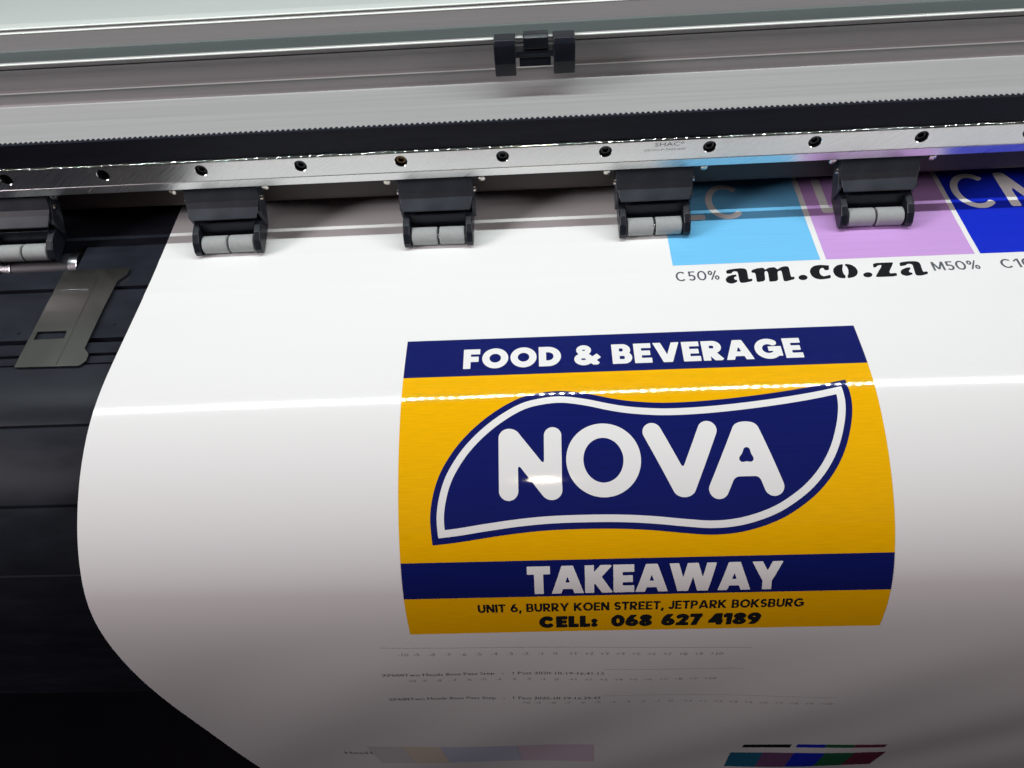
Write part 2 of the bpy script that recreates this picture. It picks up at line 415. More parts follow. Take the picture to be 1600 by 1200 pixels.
    if ch == 'M':
        w = 1.0*nar; return inter(union(B(0, 0, t, 1), B(w-t, 0, w, 1), sd_seg(h, 1.02, w/2, 0.14, t), sd_seg(w-h, 1.02, w/2, 0.14, t)), band), w
    if ch == 'S':
        w = 0.70*nar; r = 0.28-h*0.5; rx = w/2-h
        up = arc_pts(w/2, 0.5+(0.5-h)/2, rx, (0.5-h)/2, 35, 270, 22); dn = arc_pts(w/2, 0.5-(0.5-h)/2, rx, (0.5-h)/2, 90, -145, 22)
        return sd_path(up+dn[1:], t), w
    if ch == '0': w = 0.84*nar; return sd_ring(w/2, 0.5, w/2, 0.515, t), w
    if ch == '1': w = (0.34+t*0.4)*nar; return union(B(w-t, 0, w, 1), inter(sd_seg(-0.06, 0.70, w-h*0.8, 1.02, t*0.8), sd_box(-0.05, 0, w, 1))), w
    if ch == '2':
        w = 0.76*nar; r = 0.31
        return inter(union(sd_path(arc_pts(w/2, 1-r, w/2-h, r-h+0.01, 165, -35, 22)+[(h*1.2, 0.05)], t), B(0.02, 0, w, t*0.9)), sd_box(-1, 0, 2, 1.02)), w
    if ch == '4':
        w = (0.80+t*0.2)*nar; return inter(union(B(w*0.56, 0, w*0.56+t, 1), sd_seg(h*0.9, 0.28, w*0.56+h*0.7, 1.06, t), B(0, 0.18, w, 0.18+t*0.85)), band), w
    if ch == '5':
        w = 0.68*nar; return union(B(w*0.1, 1-t*0.9, w*0.94, 1), B(w*0.1, 0.48, w*0.1+t, 1), sd_path(arc_pts(w/2-0.02, 0.32, w/2-h+0.01, 0.32-h, 125, -140, 24), t)), w
    if ch in '69':
        w = 0.80*nar; r = 0.335
        f = union(sd_ring(w/2, r, w/2, r, t*0.94), inter(sd_path([(h*1.02, 0.36), (w*0.32, 0.66), (w*0.70, 1.05)], t*1.05), band))
        if ch == '6': return f, w
        return (lambda X, Y: f(w-X, 1-Y)), w
    if ch == '7': w = 0.72*nar; return inter(union(B(0, 1-t*0.92, w, 1), sd_seg(w-h*1.0, 1.0, w*0.30, -0.06, t*1.05)), sd_box(-0.1, 0, w, 1)), w
    if ch == '8': w = 0.80*nar; return union(sd_ring(w/2, 0.285, w/2, 0.295, t*0.86), sd_ring(w/2, 0.745, w*0.46, 0.265, t*0.82)), w
    if ch == ':': w = t*1.1; return union(sd_ell(w/2, h*1.05, h*1.1, h*1.05), sd_ell(w/2, 0.55, h*1.1, h*1.05)), w
    if ch == ',': w = t*1.2; return sd_seg(w*0.68, t*0.95, w*0.30, -t*0.85, t), w
    if ch == '%':
        w = 1.0*nar; return union(sd_ring(0.22*nar, 0.76, 0.21*nar, 0.24, t*0.85), sd_ring(0.78*nar, 0.24, 0.21*nar, 0.24, t*0.85), inter(sd_seg(0.22*nar, -0.05, 0.78*nar, 1.05, t*0.8), band)), w
    if ch == '&':
        w = 0.98*nar
        return union(sd_ring(w*0.40, 0.75, w*0.30, 0.265, t*0.80), sd_ring(w*0.38, 0.29, w*0.38, 0.305, t*0.90),
                     inter(sd_seg(w*0.34, 0.60, w*0.93, 0.0, t*0.9), sd_box(0, 0.0, w*1.0, 1)), sd_seg(w*0.60, 0.16, w*1.0, 0.46, t*0.86)), w
    raise KeyError(ch)
def lettering(name, txt, u0, u1, s_base, cap, t, m, parent, off, gap=0.09, nar=1.0, cell=None, skew=0.0):
    items = []; x = 0.0
    for c in txt:
        f, wd = glyph(c, t, nar)
        if f is not None: items.append((f, x, wd))
        x += wd+gap
    tot = x-gap; k = (u1-u0)/tot; pts = []; faces = []
    cc = cell or 1/26
    for f, gx, wd in items:
        p, fc = sdf_mesh(f, -0.12, wd+0.12, -0.3, 1.1, cc, run=5)
        b = len(pts)
        pts += [(u0+(gx+a)*k, s_base-bb*cap+skew*(gx+a)*k) for a, bb in p]
        faces += [tuple(b+i for i in q) for q in fc]
    return conformed(name, pts, faces, m, parent, off)
def sdf_print(name, f, x0, x1, y0, y1, cell, m, parent, off, ou=0.0, os=0.0, run=8):
    """f in millimetres on the sheet, y running down the sheet"""
    p, fc = sdf_mesh(f, x0, x1, y0, y1, cell, run)
    return conformed(name, [(ou+a/1000, os+b/1000) for a, b in p], fc, m, parent, off)
def builtin_text(txt):
    """outline of a line in the built-in typeface as flat triangles (x right, y up), cap height about 0.7"""
    cu = bpy.data.curves.new('line', 'FONT'); cu.body = txt; cu.resolution_u = 2
    o = bpy.data.objects.new('line', cu); COL.objects.link(o)
    dg = bpy.context.evaluated_depsgraph_get(); me = o.evaluated_get(dg).to_mesh()
    v = [(q.co.x, q.co.y) for q in me.vertices]; f = [tuple(p.vertices) for p in me.polygons]
    o.evaluated_get(dg).to_mesh_clear(); bpy.data.objects.remove(o); bpy.data.curves.remove(cu)
    return v, f
def line_print(name, items, m, parent, off):
    """items: (text, u0, u1 or None, s, height, skew); all on one mesh"""
    pts = []; faces = []
    for txt, u0, u1, s, hgt, skew in items:
        v, f = builtin_text(txt); X = max(a for a, b in v); mn = min(a for a, b in v)
        k = (u1-u0)/(X-mn) if u1 else hgt/0.7*0.95
        b0 = len(pts); pts += [(u0+(a-mn)*k, s-b/0.7*hgt+skew*(a-mn)*k) for a, b in v]
        faces += [tuple(b0+i for i in q) for q in f]
    return conformed(name, pts, faces, m, parent, off)

# ================================================================== STRUCTURE
floor = struct(link('floor', [(-3, -3, -0.8), (3, -3, -0.8), (3, 3, -0.8), (-3, 3, -0.8)], [(0, 1, 2, 3)], FLOOR))

# ------------------------------------------------------------------ platen with its front guide
XW0, XW1 = -0.62, 0.62
SLOT0, SLOT1 = -0.3325, -0.2800
def groove(y, w, d): return [(y+w/2, 0), (y+w/2-0.0003, -d), (y-w/2+0.0003, -d), (y-w/2, 0)]
front = [(0.2480, -0.0003), (0.2380, -0.0018), (0.2285, -0.0045)]
front += [(0.2278, -0.0050), (0.2274, -0.0066), (0.2266, -0.0062)]             # seam
front += [(0.2150, -0.0105), (0.2030, -0.0168), (0.1925, -0.0242)]
front += [(0.1920, -0.0248), (0.1918, -0.0266), (0.1908, -0.0262)]             # seam
front += [(0.1820, -0.0350), (0.1740, -0.0455), (0.1690, -0.0545)]
front += [(0.1687, -0.0552), (0.1690, -0.0566), (0.1680, -0.0568)]             # seam
front += [(0.1640, -0.0680), (0.1610, -0.0820), (0.1596, -0.0980), (0.1590, -0.115), (0.1586, -0.16), (0.1590, -0.22), (0.1640, -0.226)]
under = [(0.20, -0.20), (0.24, -0.07), (0.50, -0.07)]
tail = groove(0.3217, 0.0030, 0.004)+groove(0.2810, 0.0034, 0.004)+groove(0.2705, 0.0022, 0.004)+groove(0.2640, 0.0012, 0.002)+front+under
solid = [(0.50, 0)]+tail
trough = [(0.50, 0), (0.3615, 0), (0.3610, -0.022), (0.3385, -0.022), (0.3380, 0)]+tail
platen = thing('printer_platen', (0, 0.3, 0), 'black flat printer bed with grooves and curved front guide beside the vinyl', 'printer bed')
def local(o, root):
    o.data.transform(Matrix.Translation(-Vector(root.location))); return o
local(extrude_x('bed_plate', solid, XW0, SLOT0, BLACK_PLATEN, platen, 25), platen)
local(extrude_x('bed_plate', trough, SLOT0, SLOT1, BLACK_PLATEN, platen, 25), platen)
local(extrude_x('bed_plate', solid, SLOT1, XW1, BLACK_PLATEN, platen, 25), platen)
for x, y in ((-0.2860, 0.3265), (-0.2945, 0.2880), (-0.2410, 0.2925), (-0.3260, 0.3190), (-0.2560, 0.2985)):
    local(lathe('screw_hole', [(-0.0012, 0.0009), (0.00025, 0.0009), (0.00025, 0.0)], (0, 0, 1), (x, y, 0), INK_BLACK, platen, 12), platen)
local(lathe('edge_bolt', [(0, 0.0022), (0.0022, 0.0022), (0.0026, 0.0016), (0.0026, 0.0)], (0, -1, 0.35), (-0.2215, 0.1600, -0.1120), SCREW_ZINC, platen, 16), platen)

# ------------------------------------------------------------------ beam that carries rail and belt
beam = thing('carriage_beam', (0, 0.41, 0.03), 'long grey aluminium beam behind the toothed belt and rail', 'beam')
beam_prof = fillet([(0.3680, 0.0370), (0.3680, 0.0610), (0.3697, 0.0622), (0.4164, 0.0622), (0.4166, 0.0707), (0.4153, 0.0709),
                    (0.4153, 0.0714), (0.4170, 0.0718), (0.4174, 0.0809), (0.4136, 0.0861), (0.5640, 0.0840), (0.5640, 0.0370)],
                   [0, 0.001, 0.001, 0.003, 0.0002, 0.0002, 0.0002, 0.0002, 0.001, 0, 0, 0], 4)
local(extrude_x('beam_body', beam_prof, XW0, XW1, ALU, beam, 30), beam)
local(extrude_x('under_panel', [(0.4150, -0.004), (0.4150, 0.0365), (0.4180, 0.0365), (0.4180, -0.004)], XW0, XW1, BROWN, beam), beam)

local(extrude_x('shade_bar', fillet([(0.3760, 0.0135), (0.3760, 0.0365), (0.4140, 0.0365), (0.4140, 0.0135)], [0.004, 0, 0, 0.002], 6), XW0, XW1, BROWN, beam), beam)  # added dark bar standing in for the shade under the beam
for k in range(5):
    xb = -0.3120+0.1257*k
    local(extrude_x('rail_mount', [(0.36555, 0.0385), (0.36555, 0.0540), (0.36795, 0.0540), (0.36795, 0.0385)], xb-0.015, xb+0.015, BROWN, beam), beam)

local(extrude_x('highlight_line', [(0.4150, 0.0708), (0.4150, 0.0713), (0.4160, 0.0715), (0.4160, 0.0706)], XW0, XW1, HIGHLIGHT, beam), beam)  # added white line drawing the highlight of the lit bevel

# ------------------------------------------------------------------ printer cover: the lip in view and the raised part with the LED tape
lid = thing('printer_cover', (0, 0.47, 0.10), 'off-white printer cover with grooved lip along the top', 'cover')
lip = fillet([(0.4136, 0.0868), (0.4103, 0.0901), (0.4108, 0.0914), (0.4126, 0.0914), (0.4130, 0.0880), (0.4245, 0.0880), (0.4247, 0.1011), (0.4252, 0.1019), (0.4253, 0.1024), (0.4290, 0.1026), (0.4290, 0.0866), (0.4183, 0.0861)],
             [0.0005, 0.0008, 0.0006, 0.0004, 0.0004, 0.0006, 0.0003, 0.0002, 0.0002, 0, 0, 0], 5)
local(extrude_x('cover_lip', lip, XW0, XW1, ALU_DARK, lid, 40), lid)
local(extrude_x('lip_groove_strip', fillet([(0.41265, 0.0882), (0.41265, 0.0908), (0.4235, 0.0916), (0.42445, 0.0925), (0.42445, 0.0882)], [0, 0.0004, 0.003, 0, 0], 5), XW0, XW1, GROOVE_STRIP, lid, 40), lid)  # dark green-grey strip along the lip groove
top = fillet([(0.4254, 0.1028), (0.4262, 0.1031), (0.4264, 0.1042), (0.4286, 0.1056), (0.4700, 0.1070), (0.5640, 0.1085), (0.5640, 0.1027), (0.4300, 0.1027)], [0.0002, 0.0002, 0.0005, 0.001, 0, 0, 0, 0], 5)
local(extrude_x('cover_top', top, XW0, XW1, LID_WHITE, lid, 40), lid)
def bead(name, y, z, r, m): local(extrude_x(name, [(y+r*math.cos(t), z+r*math.sin(t)) for t in [2*math.pi*k/14 for k in range(14)]], XW0, XW1, m, lid, 60), lid)
bead('edge_highlight_bead', 0.4251, 0.1016, 0.00055, HIGHLIGHT)  # added white beads stand in for highlights along the lit cover edges
bead('edge_highlight_bead', 0.4259, 0.1038, 0.00050, HIGHLIGHT)
bead('lip_highlight_bead', 0.4106, 0.0910, 0.00055, HIGHLIGHT)
arch = [(0.5640, 0.0900), (0.5900, 0.1100), (0.5980, 0.1800), (0.5800, 0.2500), (0.5300, 0.3070), (0.4600, 0.3370), (0.3800, 0.3480), (0.3520, 0.3490)]
raised = arch+[(y+0.002, z+0.004) for y, z in arch[::-1]]
local(extrude_x('raised_cover', raised, XW0, XW1, LID_WHITE, lid, 40), lid)

# ------------------------------------------------------------------ LED tape
led = thing('led_strip', (0, LED_POS[0], LED_POS[1]+0.012), 'white LED tape under the raised printer cover, shining onto the vinyl', 'led strip')
dirv = Vector((0, 0.30-LED_POS[0], 0.0-LED_POS[1])).normalized()
q = dirv.to_track_quat('Z', 'X').to_matrix()
def led_box(name, x, w, hgt, d0, d1, m, parent):
    V = []
    for d in (d0, d1):
        for sx, sy in ((-1, -1), (1, -1), (1, 1), (-1, 1)):
            up = Vector((0, -dirv.z, dirv.y))
            p = Vector((x+sx*w/2, LED_POS[0], LED_POS[1]))+up*(sy*hgt/2)+dirv*d
            V.append(p-Vector(led.location))
    return fix_normals(link(name, V, [(3, 2, 1, 0), (4, 5, 6, 7), (0, 1, 5, 4), (1, 2, 6, 5), (2, 3, 7, 6), (3, 0, 4, 7)], m, parent))
led_box('tape', 0, 1.20, 0.009, -0.0012, -0.0002, PCB, led)
led_box('channel', 0, 1.22, 0.012, -0.012, -0.0013, ALU, led)
LED_MAT = mat('white_led_emitter', (0.92, 1.0, 0.98, 1), 0.4, emit=LED_POWER)
LED_MAT.cycles.emission_sampling = 'FRONT'
pitch = 0.0096; first = None
n_led = 118
for i in range(n_led):
    x = (i-(n_led-1)/2)*pitch
    if first is None:
        first = led_box('led', 0, 0.0023, 0.0042, 0.0, 0.0010, PCB, led); first.location.x = x
        first.data.materials.append(LED_MAT)
        fi = max(range(len(first.data.polygons)), key=lambda k: Vector(first.data.polygons[k].normal).dot(dirv))
        first.data.polygons[fi].material_index = 1
    else:
        c = first.copy(); COL.objects.link(c); c.location.x = x

# ------------------------------------------------------------------ timing belt
tooth = []; px = -0.60; P = 0.00292
while px < 0.60:
    tooth += [(px, 0.3628), (px+P*0.22, 0.3642), (px+P*0.55, 0.3642), (px+P*0.77, 0.3628)]; px += P
belt_poly = [(0.60, 0.3628), (0.60, 0.3612), (-0.60, 0.3612)]
belt_poly = tooth+belt_poly
n = len(belt_poly)
bm_v = [(x, y, 0.0572) for x, y in belt_poly]+[(x, y, 0.0714) for x, y in belt_poly]
bm_f = [(i, (i+1) % n, n+(i+1) % n, n+i) for i in range(n)]
# caps built as narrow strips so the long outline stays light
def cap(base):
    F = []; m_ = len(tooth)
    return F
belt = link('toothed_belt', bm_v, bm_f, BELT)
bmm = bmesh.new(); bmm.from_mesh(belt.data); bmesh.ops.holes_fill(bmm, edges=[e for e in bmm.edges if e.is_boundary], sides=0)
bmesh.ops.triangulate(bmm, faces=[f for f in bmm.faces if len(f.verts) > 4]); bmesh.ops.recalc_face_normals(bmm, faces=bmm.faces[:]); bmm.to_mesh(belt.data); bmm.free()
tag(belt, 'black rubber toothed drive belt running above the steel rail', 'belt')

# ------------------------------------------------------------------ linear guide rail with counterbored screws
rail = thing('guide_rail', (0, 0.360, 0.0430), 'brushed steel guide rail with a row of screw holes above the rollers', 'rail')
RY = 0.360
rail_prof = fillet([(RY+0.0005, 0.0434), (RY+0.0005, 0.0440), (RY, 0.0441), (RY, 0.0566), (0.3655, 0.0570), (0.3655, 0.0372), (0.3617, 0.0372), (RY+0.0002, 0.0431)],
                   [0, 0, 0.0001, 0.0010, 0.0004, 0.0004, 0.0004, 0.00012], 7)
HP = 0.0564; HX = [-0.1895+HP*k for k in range(-7, 14)]
HZ, HR, HD = 0.0507, 0.0036, 0.0048
def rail_mesh():
    from mathutils.geometry import delaunay_2d_cdt
    V = []; F = []; MI = []
    n = len(rail_prof); xa, xb = HX[0]-HP/2, HX[-1]+HP/2
    zb = zt = None; skip = None
    for i in range(n):
        p, q2 = rail_prof[i], rail_prof[(i+1) % n]
        if abs(p[0]-RY) < 1e-6 and abs(q2[0]-RY) < 1e-6 and abs(p[1]-q2[1]) > 0.005: skip = i; zb, zt = sorted((p[1], q2[1]))
    V += [(xa, y, z) for y, z in rail_prof]+[(xb, y, z) for y, z in rail_prof]
    for i in range(n):
        if i == skip: continue
        j = (i+1) % n; F.append((i, j, n+j, n+i))
        MI.append(1 if (rail_prof[i][1] > 0.0553 or rail_prof[j][1] > 0.0553) else 0)
    F += [tuple(range(n))[::-1], tuple(range(n, 2*n))]; MI += [0, 0]
    N = 32; circ = [(HR*math.cos(2*math.pi*k/N), HR*math.sin(2*math.pi*k/N)) for k in range(N)]
    pts = [Vector((-HP/2, zb-HZ)), Vector((HP/2, zb-HZ)), Vector((HP/2, zt-HZ)), Vector((-HP/2, zt-HZ))]+[Vector(c) for c in circ]
    ed = [(0, 1), (1, 2), (2, 3), (3, 0)]+[(4+k, 4+(k+1) % N) for k in range(N)]
    v, e, f, *_ = delaunay_2d_cdt(pts, ed, [], 1, 1e-8)
    keep = [t for t in f if math.hypot(sum(v[i].x for i in t)/3, sum(v[i].y for i in t)/3) > HR*0.992]
    for hx in HX:
        b0 = len(V); V.extend([(hx+p.x, RY, HZ+p.y) for p in v])
        for t in keep: F.append(tuple(b0+i for i in t)); MI.append(0)
        b1 = len(V)
        for rr, yy in ((HR, RY), (HR-0.0002, RY+0.0002), (HR-0.0002, RY+HD)):
            V.extend([(hx+a/HR*rr, yy, HZ+c/HR*rr) for a, c in circ])
        for l in range(2):
            for k in range(N): F.append((b1+l*N+k, b1+l*N+(k+1) % N, b1+(l+1)*N+(k+1) % N, b1+(l+1)*N+k)); MI.append(2 if l else 1)
        F.append(tuple(b1+2*N+k for k in range(N))); MI.append(2)
    o = link('rail_bar', V, F, STEEL_RAIL, rail)
    o.data.materials.append(POLISHED); o.data.materials.append(SCREW)
    o.data.polygons.foreach_set('material_index', MI)
    o.data.set_sharp_from_angle(angle=math.radians(30))
    o.data.polygons.foreach_set('use_smooth', [mi == 1 for mi in MI]); o.data.update()
    return local(o, rail)
rail_mesh()
for i, hx in enumerate(HX):
    m_ = BRASS if (i % 7 == 2) else SCREW
    # cap head with a hexagon socket
    V = []; F = []; N = 24; r = 0.0029; y0 = RY+0.0046; y1 = RY+0.0018
    for (yy, rr, hexa) in ((y0, r, 0), (y1+0.0004, r, 0), (y1, r-0.0004, 0), (y1, 0.00165, 1), (y1+0.0016, 0.0016, 1)):
        for k in range(N):
            a = 2*math.pi*k/N
            q_ = rr/math.cos((a+0.3) % (math.pi/3)-math.pi/6) if hexa else rr
            V.append((q_*math.cos(a), yy-0.360, 0.0507-0.0430+q_*math.sin(a)))
    for j in range(4): F += [(j*N+k, j*N+(k+1) % N, (j+1)*N+(k+1) % N, (j+1)*N+k) for k in range(N)]
    F.append(tuple(4*N+k for k in range(N)))
    s_ = fix_normals(link('cap_screw', V, F, m_, rail, autosmooth=35)); s_.location.x = hx
# laser marking on the rail face
for txt, u0, z, hgt, wd in (('SHAC*', 0.0625, 0.0524, 0.0025, 0.0160), ('GE15U-P-7425-042', 0.0570, 0.0497, 0.0012, 0.0225)):
    v, f = builtin_text(txt); mx = max(a for a, b in v)
    o = link('laser_marking', [(u0+a/mx*wd, -0.00006, z-0.0430+b/0.7*hgt) for a, b in v], f, ENGRAVE, rail)

# ------------------------------------------------------------------ hinge clip on the cover lip
clip = thing('hinge_clip', (-0.0005, 0.402, 0.089), 'black plastic clip with two prongs on the cover lip', 'clip')
def clip_part(name, x0, x1, prof, r=0.0008):
    o = extrude_x(name, fillet(prof, r, 4), x0, x1, BLACK_PLASTIC, clip, 40)
    bm = bmesh.new(); bm.from_mesh(o.data)
    bm.to_mesh(o.data); bm.free()
    b = o.modifiers.new('edge', 'BEVEL'); b.width = 0.0006; b.segments = 3; b.limit_method = 'ANGLE'; b.angle_limit = math.radians(50)
    return local(o, clip)
prong = [(0.4131, 0.0925), (0.3986, 0.0964), (0.3971, 0.0934), (0.3962, 0.0840), (0.3981, 0.0756), (0.4000, 0.0758), (0.3995, 0.0831), (0.4042, 0.0883), (0.4131, 0.0883)]
clip_part('prong', -0.0228, -0.0111, prong)
clip_part('prong', 0.0094, 0.0212, prong)
clip_part('saddle', -0.0068, 0.0068, [(0.4131, 0.0934), (0.4004, 0.0981), (0.3981, 0.0967), (0.3976, 0.0911), (0.3995, 0.0901), (0.4131, 0.0906)])
clip_part('hinge_bar', -0.0116, 0.0099, [(0.4051, 0.0892), (0.3990, 0.0897), (0.3976, 0.0873), (0.3978, 0.0861), (0.4051, 0.0861)], 0.0005)
clip_part('hinge_pad', -0.0092, 0.0080, [(0.4042, 0.0858), (0.3981, 0.0858), (0.3974, 0.0812), (0.4042, 0.0810)], 0.0005)

# ------------------------------------------------------------------ pinch rollers
X0 = -0.3120; STEP = 0.1257
PLABEL = ['pinch roller over the bare black bed, left of the vinyl',
          'pinch roller on the vinyl nearest its left edge',
          'pinch roller on plain vinyl between the left one and the blue patch',
          'pinch roller resting on the left edge of the light blue patch',
          'pinch roller standing on the light purple patch']
def build_pinch():
    root = thing('pinch_roller', (0, 0.36, 0), PLABEL[0], 'roller', 'pinch rollers hanging under the rail')
    def part(name, prof, x0, x1, m, r=0.0005, taper=None, bev=0.0004):
        o = local(extrude_x(name, fillet(prof, r, 4) if r else prof, x0, x1, m, root, 40, taper), root)
        if bev:
            b = o.modifiers.new('edge', 'BEVEL'); b.width = bev; b.segments = 2; b.limit_method = 'ANGLE'; b.angle_limit = math.radians(50)
        return o
    tp = lambda y, z, s: -s*0.0026*max(0, min(1, (0.0270-z)/0.008))
    part('bracket_plate', [(0.3720, 0.0371), (0.3665, 0.0371), (0.3617, 0.0275), (0.3545, 0.0203), (0.3553, 0.0190), (0.3636, 0.0258)], -0.0217, 0.0217, BRACKET, 0.0005, tp)
    for s in (-1, 1):
        part('side_cheek', [(0.3740, 0.0365), (0.3680, 0.0366), (0.3634, 0.0268), (0.3572, 0.0200), (0.3606, 0.0100), (0.3620, 0.0092), (0.3690, 0.0180), (0.3740, 0.0270)], *sorted((s*0.0219, s*0.0201)), BRACKET, 0.0004, None, 0.0003)
        local(lathe('pivot_screw', [(0, 0.0021), (0.0010, 0.0020), (0.0016, 0.0012), (0.0016, 0.0)], (s, 0, 0), (s*0.0219, 0.3660, 0.0262), SCREW_ZINC, root, 16), root)
        part('mounting_ear', [(0.3735, 0.0370), (0.3735, 0.0350), (0.3650, 0.0340), (0.3640, 0.0352), (0.3650, 0.0370)], *sorted((s*0.0221, s*0.0300)), BRACKET, 0.0004)
        local(lathe('mounting_screw', [(0, 0.0022), (0.0010, 0.0020), (0.0015, 0.0012), (0.0015, 0.0)], (0, -1, -0.25), (s*0.0272, 0.3646, 0.0345), SCREW_ZINC, root, 16), root)
        part('yoke_arm', [(0.3660, 0.0060), (0.3650, 0.0160), (0.3555, 0.0155), (0.3498, 0.0138), (0.3456, 0.0105), (0.3432, 0.0055), (0.3436, 0.0022), (0.3470, 0.0012), (0.3510, 0.0024), (0.3580, 0.0040)], *sorted((s*0.0204, s*0.0163)), BLACK_PLASTIC, 0.0012, None, 0.0006)
    part('yoke_bridge', [(0.3660, 0.0060), (0.3655, 0.0165), (0.3565, 0.0160), (0.3556, 0.0112), (0.3565, 0.0060)], -0.0164, 0.0164, BLACK_PLASTIC, 0.0006)
    AX = (0.3496, 0.0056)
    for s in (-1, 1):
        x0, x1 = sorted((s*0.0007, s*0.0155)); L = x1-x0; R = 0.0052
        local(lathe('rubber_roller', [(0, 0.0018), (0, R-0.0004), (0.0004, R), (L-0.0004, R), (L, R-0.0004), (L, 0.0018)], (1, 0, 0), (x0, AX[0], AX[1]), RUBBER, root, 40), root)
    local(lathe('axle', [(0, 0.0016), (0.0334, 0.0016)], (1, 0, 0), (-0.0167, AX[0], AX[1]), CHROME, root, 16), root)
    return root
pr0 = build_pinch(); pr0.location.x = X0
for i in range(1, 5):
    c = copy_tree(pr0, STEP*i); c['label'] = PLABEL[i]
    c.rotation_euler.z = math.radians((0, 0.5, -0.4, 0.2, -0.6)[i]); c.location.y += (0, 0.0002, -0.0003, 0.0001, 0.0002)[i]

# ------------------------------------------------------------------ feed roller in the bed slot
fr = thing('feed_roller', (-0.3063, 0.3500, -0.0088), 'shiny steel feed roller in the bed slot at the far left', 'roller')
fl = Vector(fr.location)
def fpart(name, prof, x, m): 
    o = lathe(name, prof, (1, 0, 0), (x, 0.35, -0.0088), m, fr, 40); return local(o, fr)
fpart('grit_sleeve', [(0, 0.004), (0, 0.0092), (0.0360, 0.0092), (0.0360, 0.004)], -0.3240, GRIT)
fpart('steel_collar', [(0, 0.004), (0, 0.0096), (0.0003, 0.0099), (0.0058, 0.0099), (0.0061, 0.0096), (0.0061, 0.004)], -0.3303, CHROME)
fpart('steel_collar', [(0, 0.004), (0, 0.0096), (0.0003, 0.0099), (0.0052, 0.0099), (0.0055, 0.0096), (0.0055, 0.004)], -0.2879, CHROME)

# ------------------------------------------------------------------ media edge clamp plate
mm = lambda L: [(x/1000, y/1000) for x, y in L]
clamp = thing('media_clamp', (-0.266, 0.300, 0.0), 'thin stainless steel edge guard plate lying on the black bed', 'metal plate')
outl = fillet(mm([(-285.6, 262.0), (-285.6, 337.0), (-245.4, 337.0), (-245.4, 332.0), (-249.6, 326.5), (-250.6, 304.0), (-250.8, 273.8), (-247.0, 269.6), (-246.8, 265.2), (-249.4, 261.6)]), [0.001, 0.001, 0.001, 0.002, 0.003, 0, 0.002, 0.0012, 0.002, 0.002], 4)
def plate_with_slots(name, outer, holes, z0, z1, m, parent):
    from mathutils.geometry import delaunay_2d_cdt
    pts = [Vector(p) for p in outer]; loops = [list(range(len(outer)))]
    for h in holes:
        loops.append(list(range(len(pts), len(pts)+len(h)))); pts += [Vector(p) for p in h]
    edges = [(l[i], l[(i+1) % len(l)]) for l in loops for i in range(len(l))]
    v, e, f, *_ = delaunay_2d_cdt(pts, edges, [], 1, 1e-7)
    fo = sd_poly(outer); keep = []
    for t_ in f:
        cx = sum(v[i].x for i in t_)/len(t_); cy = sum(v[i].y for i in t_)/len(t_); a = np.array([cx]); b = np.array([cy])
        if fo(a, b)[0] < 0 and all(sd_poly(h)(a, b)[0] > 0 for h in holes): keep.append(tuple(t_))
    n = len(v); V = [(p.x, p.y, z0) for p in v]+[(p.x, p.y, z1) for p in v]
    cnt = {}
    for t_ in keep:
        for i in range(len(t_)):
            k = (t_[i], t_[(i+1) % len(t_)]); cnt[k] = cnt.get(k, 0)+1
    F = [tuple(i+n for i in t_) for t_ in keep]+[tuple(t_[::-1]) for t_ in keep]
    F += [(a, b, b+n, a+n) for (a, b) in cnt if (b, a) not in cnt]
    return fix_normals(link(name, V, F, m, parent))
slot1 = mm([(-282.6, 287.6), (-265.8, 287.6), (-265.2, 281.8), (-282.6, 281.6)][::-1])
local(plate_with_slots('plate', outl, [slot1], 0.0009, 0.0015, CLAMP, clamp), clamp)
local(extrude_z('folded_edge', mm([(-263.0, 262.2), (-263.0, 331.5), (-262.4, 331.5), (-262.4, 262.2)]), 0.00145, 0.00185, CLAMP, clamp), clamp)
local(extrude_x('raised_tab', fillet([(0.3206, 0.0014), (0.3206, 0.0020), (0.3194, 0.0024), (0.3192, 0.0014)], 0.0002, 3), -0.2820, -0.2648, CHROME, clamp), clamp)
local(extrude_z('spacer', mm([(-283, 300), (-283, 318), (-256, 318), (-256, 300)]), 0.0, 0.00085, SCREW, clamp), clamp)

# ================================================================== THE PRINTED VINYL
vinyl = thing('vinyl_sheet', (0.19, 0.30, 0.0), 'glossy white printed vinyl sheet curling down over the bed front', 'vinyl sheet')
U0, U1 = -0.2300, 0.600
S_END = float(SG[-1])-0.004
def sheet():
    us_u = np.concatenate([np.linspace(U0, 0.36, 90), np.linspace(0.37, U1, 12)])
    us_s = np.concatenate([np.arange(0.006, 0.42, 0.0011), np.linspace(0.4205, S_END, 190)])
    nu, ns = len(us_u), len(us_s)
    U, S = np.meshgrid(us_u, us_s); us = np.stack([U.ravel(), S.ravel()], 1)
    F = [(j*nu+i, (j+1)*nu+i, (j+1)*nu+i+1, j*nu+i+1) for j in range(ns-1) for i in range(nu-1)]
    top = conformed('film', us, F, VINYL, vinyl, 0.0004)
    # cut edge: a thin strip of the film's thickness down the left side
    V = []; 
    a = surf(np.full(ns, U0-0.00002), us_s, 0.00039); b = surf(np.full(ns, U0-0.00002), us_s, 0.0001)
    V = a.tolist()+b.tolist()
    e = link('cut_edge', V, [(j, j+1, ns+j+1, ns+j) for j in range(ns-1)], VINYL, vinyl, smooth=True)
    back = conformed('backing', us[:], F, PCB, vinyl, 0.0001)
    back.data.flip_normals()
sheet()
L0 = 0.0004; D = 0.00007
PU, PS = -0.0728, 0.2013              # panel corner on the sheet
panel = rect_print('advert_panel', PU, PU+0.2312, PS, PS+0.1633, INK_YELLOW, vinyl, L0+D)
rect_print('navy_band', PU+0.00005, PU+0.23115, PS-0.00005, PS+0.0250, INK_NAVY, panel, L0+2*D)
